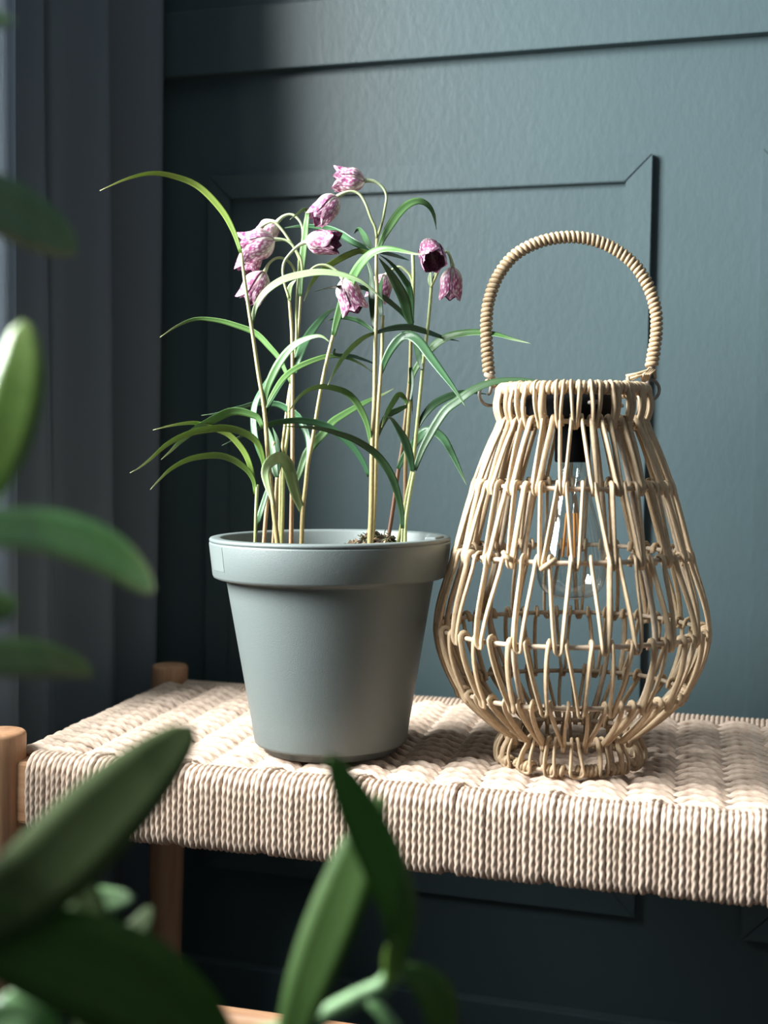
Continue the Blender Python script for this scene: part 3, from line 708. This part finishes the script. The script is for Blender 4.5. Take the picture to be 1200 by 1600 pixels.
# ------------------------------------------------------------------ rattan lantern
LC = Vector((-0.1805, -0.2971, SEAT + 0.0012))
lan = thing('lantern', 'openwork natural rattan lantern with a bulb and arched handle, right of the flowerpot', 'lantern', LC, (0, radians(-0.7), 0))
view_ang = math.atan2(CAM.y - LC.y, CAM.x - LC.x)  # direction towards the room side
RING = [(0.300, 0.0568), (0.2740, 0.0552), (0.2235, 0.0762), (0.1690, 0.0915), (0.1080, 0.1060), (0.0590, 0.0895), (0.0235, 0.0505), (0.0035, 0.0565)]
rr_wire = 0.0019
def prof_r(z):
    zs = [(a, b) for a, b in RING]
    # monotone smooth radius through the rings
    for i in range(len(zs) - 1):
        z0, r0 = zs[i]; z1, r1 = zs[i + 1]
        if z <= z0 and z >= z1:
            u = (z0 - z) / (z0 - z1)
            pm = zs[i - 1][1] if i > 0 else r0; pn = zs[i + 2][1] if i + 2 < len(zs) else r1
            if i in (0, 6): b = 0.0028 * sin(pi * u); return r0 + (r1 - r0) * u + b
            m0 = (r1 - pm) / 2 if i > 1 else (r1 - r0) * 1.3; m1 = (pn - r0) / 2 if i != 5 else (r1 - r0) * 1.25
            u2, u3 = u * u, u ** 3
            return (2 * u3 - 3 * u2 + 1) * r0 + (u3 - 2 * u2 + u) * m0 + (-2 * u3 + 3 * u2) * r1 + (u3 - u2) * m1
    return zs[-1][1]
def cyl(th, r, z): return Vector((r * cos(th), r * sin(th), z))
for i, (z, r) in enumerate(RING):
    pts = [cyl(2 * pi * k / 72, r, z + 0.0006 * sin(3 * 2 * pi * k / 72 + i)) for k in range(72)]
    fr = []
    for k in range(72):
        a = 2 * pi * k / 72; fr.append((Vector((-sin(a), cos(a), 0)), Vector((cos(a), sin(a), 0)), Vector((0, 0, 1))))
    put('ring', tube(pts, rr_wire, 8, closed=True, frame=fr), M_ratd, lan)
COUNT = [25, 23, 23, 22, 22, 22, 18]
def cane(ph, L):
    k = 1 - 0.12 * max(0, cos(2 * ph)) ** 6
    g = 0.10 * (max(0, cos(ph)) ** 24)
    return (0.80 * k - g, 1.18)
rnd = random.Random(21)
for t in range(7):
    (za, ra), (zb, rb) = RING[t], RING[t + 1]
    n = COUNT[t]
    for k in range(n):
        th = view_ang + 2 * pi * (k + 0.5 * (t % 2) + 0.22) / n + rnd.uniform(-0.028, 0.028)
        wt = 2 * pi / n * rnd.uniform(0.17, 0.30); wb = 2 * pi / n * rnd.uniform(0.055, 0.085)
        if t in (0, 6): wt *= 0.9; wb *= 1.5
        if t == 6: wt, wb = wb * 1.2, wt
        skew = 2 * pi / n * rnd.uniform(-0.10, 0.10)
        rc = 0.00192; pts = []
        def side(s):
            q = []
            q.append(cyl(th + skew + s * wt * 0.93, ra - 0.0040, za - 0.0035))
            q.append(cyl(th + skew + s * wt * 0.97, ra - 0.0028, za + 0.0024))
            q.append(cyl(th + skew + s * wt, ra + 0.0006, za + 0.0042))
            q.append(cyl(th + skew + s * wt * 1.02, ra + 0.0038, za + 0.0018))
            for u in (0.12, 0.27, 0.42, 0.57, 0.72, 0.87):
                z = za + (zb - za) * u
                ang_ = th + skew * (1 - u) + s * (wt + (wb - wt) * u ** 0.9)
                q.append(cyl(ang_, prof_r(z) + 0.0038, z))
            q.append(cyl(th + s * wb, rb + 0.0040, zb + 0.0005))
            return q
        L_ = side(-1); R_ = side(1)
        low = 0.0052 if t < 6 else 0.0028
        bot = [cyl(th - wb * 0.75, rb + 0.0030, zb - low * 0.75), cyl(th, rb + 0.0018, zb - low), cyl(th + wb * 0.75, rb + 0.0030, zb - low * 0.75)]
        path = [Vector(p) for p in crom([tuple(p) for p in L_ + bot + R_[::-1]], 64)]
        fr = []
        for i in range(len(path)):
            T = (path[min(63, i + 1)] - path[max(0, i - 1)]).normalized()
            rad_ = Vector((path[i].x, path[i].y, 0)).normalized()
            a = (rad_ - T * rad_.dot(T)); a = a.normalized() if a.length > 0.05 else Vector((0, 0, 1)).cross(T).cross(T).normalized() * -1
            fr.append((T, a, T.cross(a)))
        # smooth the frame so the cane does not flip at the hooks
        sm = frames(path)
        put('rattan_loop', tube(path, rc, 10, cane, frame=None), M_ratt, lan)
# coils wound round the top and bottom rings between the loops
def coil(r, z, turns, rad, cr, th0=0.0, th1=2 * pi):
    m = int(turns * 9); pts = []
    for i in range(m + 1):
        a = th0 + (th1 - th0) * i / m; ph = 2 * pi * turns * i / m
        pts.append(cyl(a, r + rad * cos(ph), z + rad * sin(ph)))
    return tube(pts, cr, 7)
put('rim_wrap', coil(RING[0][1], RING[0][0], 84, 0.0036, 0.0021), M_ratt, lan)
parts = []
for k in range(14):
    a = view_ang + 2 * pi * k / 14 + 0.1
    parts.append(coil(RING[7][1], RING[7][0] + 0.0012, 4.5, 0.0034, 0.0020, a, a + 2 * pi / 14 * 0.62))
put('foot_wrap', join(parts), M_ratt, lan)
# upright ribs
for a in (-0.42, 0.66, 1.75, 2.8, 3.9, 5.0):
    th = view_ang + a; pts = []
    for i in range(40):
        z = RING[0][0] + (RING[7][0] - RING[0][0]) * i / 39
        pts.append(cyl(th, prof_r(z) - 0.0036, z))
    put('rib', tube(pts, 0.0023, 8), M_ratd, lan)
# cut cane ends poking out at two rings
for (a, z, r, dx, dz) in ((-0.17, 0.168, 0.0945, 0.006, 0.0042), (-0.52, 0.1725, 0.0930, 0.0045, -0.0025)):
    th = view_ang + a; p = cyl(th, r, z); tn = Vector((-sin(th), cos(th), 0)); rd = Vector((cos(th), sin(th), 0))
    put('cane_end', tube([p - tn * dx - Vector((0, 0, dz)) + rd * 0.001, p + rd * 0.005, p + tn * dx + Vector((0, 0, dz)) + rd * 0.004], 0.0021, 8), M_ratt, lan)
# black lamp holder and lid
lid = lathe([(0.0001, 0.2965), (0.034, 0.2965), (0.0365, 0.295), (0.0375, 0.292), (0.0375, 0.280), (0.0365, 0.2775), (0.034, 0.2765), (0.0001, 0.2765)], 48)
put('lamp_cap', lid, M_black, lan)
put('socket', lathe([(0.0001, 0.277), (0.0135, 0.277), (0.0138, 0.262), (0.0142, 0.2605), (0.0142, 0.2440), (0.0136, 0.2425), (0.0001, 0.2425)], 40), M_black, lan)
for a in (0.35, 2.4, 4.5):
    th = view_ang + a
    put('cap_bracket', tube([cyl(th, 0.036, 0.289), cyl(th, 0.0605, 0.289)], 0.0016, 8), M_metal, lan)
bulb_prof = [(0.0105, 0.2430), (0.0112, 0.236), (0.0130, 0.226), (0.0165, 0.211), (0.0205, 0.196), (0.0243, 0.181), (0.0270, 0.168), (0.0282, 0.158), (0.0278, 0.150), (0.0255, 0.1425), (0.0205, 0.1365), (0.0130, 0.1330), (0.0060, 0.1320), (0.0002, 0.1318)]
bulb = put('bulb', lathe([tuple(p) for p in crom(bulb_prof, 40)], 48), M_glass, lan)
put('glass_stem', lathe([(0.0085, 0.2430), (0.0075, 0.232), (0.0040, 0.222), (0.0030, 0.212), (0.0028, 0.205), (0.0016, 0.203), (0.0012, 0.19), (0.0012, 0.165), (0.0030, 0.163), (0.0030, 0.159), (0.0001, 0.158)], 20), M_glass, bulb)
for a in (0.4, 1.97, 3.54, 5.1):
    p0 = cyl(view_ang + a, 0.0045, 0.2015); p1 = cyl(view_ang + a, 0.0075, 0.1660)
    put('filament', tube([p0, p0.lerp(p1, .5), p1], 0.00105, 8), M_fil, bulb)
    put('support_wire', tube([cyl(0, 0.0005, 0.205), p0, p0 - Vector((0, 0, 0.001))], 0.0003, 6), M_metal, bulb)
    put('support_wire', tube([cyl(0, 0.0005, 0.1635), p1, p1 + Vector((0, 0, 0.001))], 0.0003, 6), M_metal, bulb)
# arched handle wound with cane, hung from two wire eyes
LM = inv(lan); TL = (LC - CAM).dot(CF)
hp = [(764, 583), (761, 545), (760, 505), (764, 470), (778, 432), (803, 400), (838, 380), (878, 371), (918, 373), (957, 387), (990, 412), (1012, 445), (1024, 482), (1026, 515), (1022, 548), (1017, 578)]
core = px_path(hp, TL + 0.004, TL - 0.004, 120, 1.0)
han = put('handle', tube(core, 0.0026, 8), M_ratd, lan, LM)
core2 = px_path(hp, TL + 0.004, TL - 0.004, 900, 1.0); fr = frames(core2); turns = 74; pts = []
for i, p in enumerate(core2):
    if i > 890: break
    ph = 2 * pi * turns * i / 899; t_, a_, b_ = fr[i]
    rr = 0.0034 * (1.10 if i > 850 else 1.0)
    pts.append(p + (a_ * cos(ph) + b_ * sin(ph)) * rr)
put('handle_wrap', tube(pts, 0.0020, 7), M_ratt, han, LM)
# left: knotted end and eye;  right: frayed bundle and eye
def eye(cx, cy, rx, t, tiltdeg, name='eye_ring'):
    c = P(cx, cy, t); a = radians(tiltdeg); ux = (CR * cos(a) + CF * sin(a)); uy = CU
    pts = [c + ux * (rx * cos(2 * pi * k / 32)) + uy * (rx * sin(2 * pi * k / 32)) for k in range(32)]
    put(name, tube(pts, 0.0014, 8, closed=True), M_metal, lan, LM)
eye(765, 616, 0.0092, TL, 20); eye(1015, 609, 0.0083, TL, 10)
kn = []
for i in range(60):
    s = i / 59; p = P(764 + 3 * s, 580 + 24 * s, TL); ph = 2 * pi * 2.2 * s
    kn.append(p + CR * (0.0026 * cos(ph)) + CF * (0.0026 * sin(ph)))
put('knot', tube(kn, 0.0021, 8), M_ratd, han, LM)
put('hook', tube([P(766, 598, TL), P(767, 606, TL - .002), P(766, 613, TL - .003), P(763, 616, TL)], 0.0015, 8), M_metal, han, LM)
put('hook', tube([P(1018, 575, TL), P(1014, 588, TL - .002), P(1011, 602, TL - .003), P(1009, 614, TL)], 0.0019, 8), M_metal, han, LM)
rnd = random.Random(4); fb = []
for i in range(9):
    o1 = rnd.uniform(-4, 4); 
    fb.append(tube([P(977 + rnd.uniform(0, 12), 590 + o1, TL - .004), P(995, 586 + o1 * 0.8, TL - .006), P(1010, 582 + o1 * .9, TL - .006 + rnd.uniform(-.002, .002)), P(1021, 577 + o1 * 1.2, TL - .003), P(1024, 588 + o1, TL + 0.001)], 0.0011, 6))
for i in range(4):
    fb.append(tube([P(1003 + 3 * i, 594 + i, TL - .002), P(1006 + 3 * i, 585, TL - .008), P(1014 + 3 * i, 576 + i, TL - .006), P(1018 + 2 * i, 579, TL + .004)], 0.0012, 6))
put('frayed_ties', join(fb), M_ratt, han, LM)
put('peg', tube([P(982, 611, TL - 0.045), P(981.5, 602, TL - 0.045), P(981, 590, TL - 0.040)], 0.0016, 8), M_ratt, lan, LM)

# ------------------------------------------------------------------ blurred plant in front
FK = 0.74
FB = P(60, 1500, 0.66 * FK); FB = Vector((FB.x - 0.06, FB.y + 0.0, 0.0))
fg = thing('foreground_plant', 'out-of-focus houseplant with oblong glossy green leaves close to the camera', 'houseplant', FB)
FI = inv(fg)
put('planter', lathe([(0.0001, 0.0), (0.10, 0.0), (0.104, 0.004), (0.125, 0.23), (0.128, 0.24), (0.126, 0.245), (0.12, 0.245), (0.118, 0.238), (0.115, 0.2), (0.0001, 0.2)], 64), M_cream, fg)
put('soil', lathe([(0.0001, 0.215), (0.06, 0.214), (0.116, 0.21), (0.116, 0.2)], 40), M_soil, fg)
def fstem(pts, r0, r1):
    path = [Vector(p) for p in crom([tuple(p) for p in pts], 40)]
    return put('stem', tube(path, lambda s: r0 + (r1 - r0) * s, 10, norm_uv=True), M_fgst, fg, FI)
base = Vector((FB.x, FB.y, 0.21))
f1 = fstem([base + Vector((-0.01, 0, -0.02)), P(-90, 1560, .60 * FK), P(-120, 1300, .60 * FK), P(-125, 1000, .60 * FK), P(-115, 700, .60 * FK), P(-110, 400, .60 * FK), P(-120, 100, .60 * FK), P(-110, 30, .60 * FK)], 0.006, 0.003)
f2 = fstem([base + Vector((0.02, 0.0, -0.02)), base + Vector((0.05, 0.0, 0.10)), P(330, 1700, .69 * FK), P(480, 1603, .69 * FK), P(560, 1558, .69 * FK), P(607, 1537, .69 * FK), P(619, 1518, .69 * FK)], 0.0050, 0.0036)
f3 = fstem([base + Vector((-0.0, 0.02, -0.02)), base + Vector((0.0, 0.01, 0.1)), P(150, 1720, .64 * FK), P(40, 1660, .64 * FK), P(-30, 1560, .64 * FK), P(-60, 1470, .63 * FK)], 0.0045, 0.0026)
SH = (0.30, 0.52, 0.0)
def fleaf(par, pts, t0, t1, wpx, m, tilt=20, twist=15, shape=SH, fold=0.12):
    return leaf(pts, t0 * FK, t1 * FK, wpx, m, par, tilt, twist, 30, fold, shape, 0.0009, FI, 'leaf', 1.0)
fleaf(f1, [(-110, 1480), (-40, 1440), (60, 1372), (150, 1285), (230, 1205), (302, 1132)], .55, .70, 136, M_fg_d, 14, 10, (0.3, 0.48, 0))
fleaf(f1, [(-112, 270), (-40, 305), (30, 337), (80, 362), (122, 388)], .53, .74, 92, M_fg, 25, 10)
fleaf(f1, [(-110, 20), (-50, 28), (0, 32), (24, 35)], .60, .60, 30, M_fg_s, 20, 10)
fleaf(f1, [(-115, 830), (-40, 780), (0, 705), (24, 620), (34, 555), (34, 500)], .60, .64, 90, M_fg_l, 20, 10, (0.2, 0.62, 0))
fleaf(f1, [(-115, 850), (-40, 832), (40, 830), (110, 842), (180, 872), (242, 922)], .52, .70, 78, M_fg_s, 25, 20, (0.35, 0.66, 0))
fleaf(f1, [(-115, 935), (-60, 945), (-10, 950), (30, 942)], .60, .62, 62, M_fg, 25, 10)
fleaf(f1, [(-118, 1050), (-40, 1035), (40, 1030), (100, 1036), (148, 1052)], .54, .70, 62, M_fg, 28, 10)
fleaf(f3, [(-60, 1500), (0, 1470), (80, 1432), (140, 1412), (210, 1402)], .66, .70, 62, M_fg_s, 25, 10)
fleaf(f3, [(140, 1700), (150, 1600), (147, 1500), (140, 1425), (130, 1356)], .61, .63, 78, M_fg_d, 25, 10)
fleaf(f3, [(-60, 1440), (20, 1478), (120, 1510), (215, 1550), (300, 1610), (370, 1690)], .57, .64, 165, M_fg_b, 24, 10, (0.45, 0.5, 0))
fleaf(f3, [(130, 1560), (180, 1500), (215, 1455), (238, 1416)], .66, .68, 46, M_fg_d, 25, 10)
fleaf(f3, [(-60, 1600), (10, 1590), (60, 1560), (105, 1520)], .62, .64, 70, M_fg_s, 20, 10)
fleaf(f3, [(-50, 1640), (0, 1600), (50, 1600), (90, 1640)], .59, .59, 80, M_fg_s, 20, 10)
fleaf(f2, [(621, 1520), (624, 1470), (622, 1420), (602, 1362), (573, 1300), (543, 1240), (513, 1180)], .69, .66, 70, M_fg_a, -38, 10, (0.25, 0.5, 0))
fleaf(f2, [(450, 1640), (475, 1560), (505, 1480), (540, 1390), (570, 1310), (597, 1240)], .67, .70, 84, M_fg_b, 18, 10, (0.5, 0.5, 0))
fleaf(f2, [(607, 1537), (612, 1515), (614, 1490), (616, 1465)], .685, .68, 30, M_fg_l, 15, 10, (0.5, 0.5, 0))
fleaf(f2, [(622, 1520), (650, 1530), (680, 1560), (705, 1625)], .70, .73, 62, M_fg, 25, 10)
put('stem', tube([P(565, 1556, .69 * FK), P(590, 1575, .685 * FK), P(615, 1605, .68 * FK), P(640, 1660, .68 * FK)], 0.0026, 8, norm_uv=True), M_fgst, fg, FI)
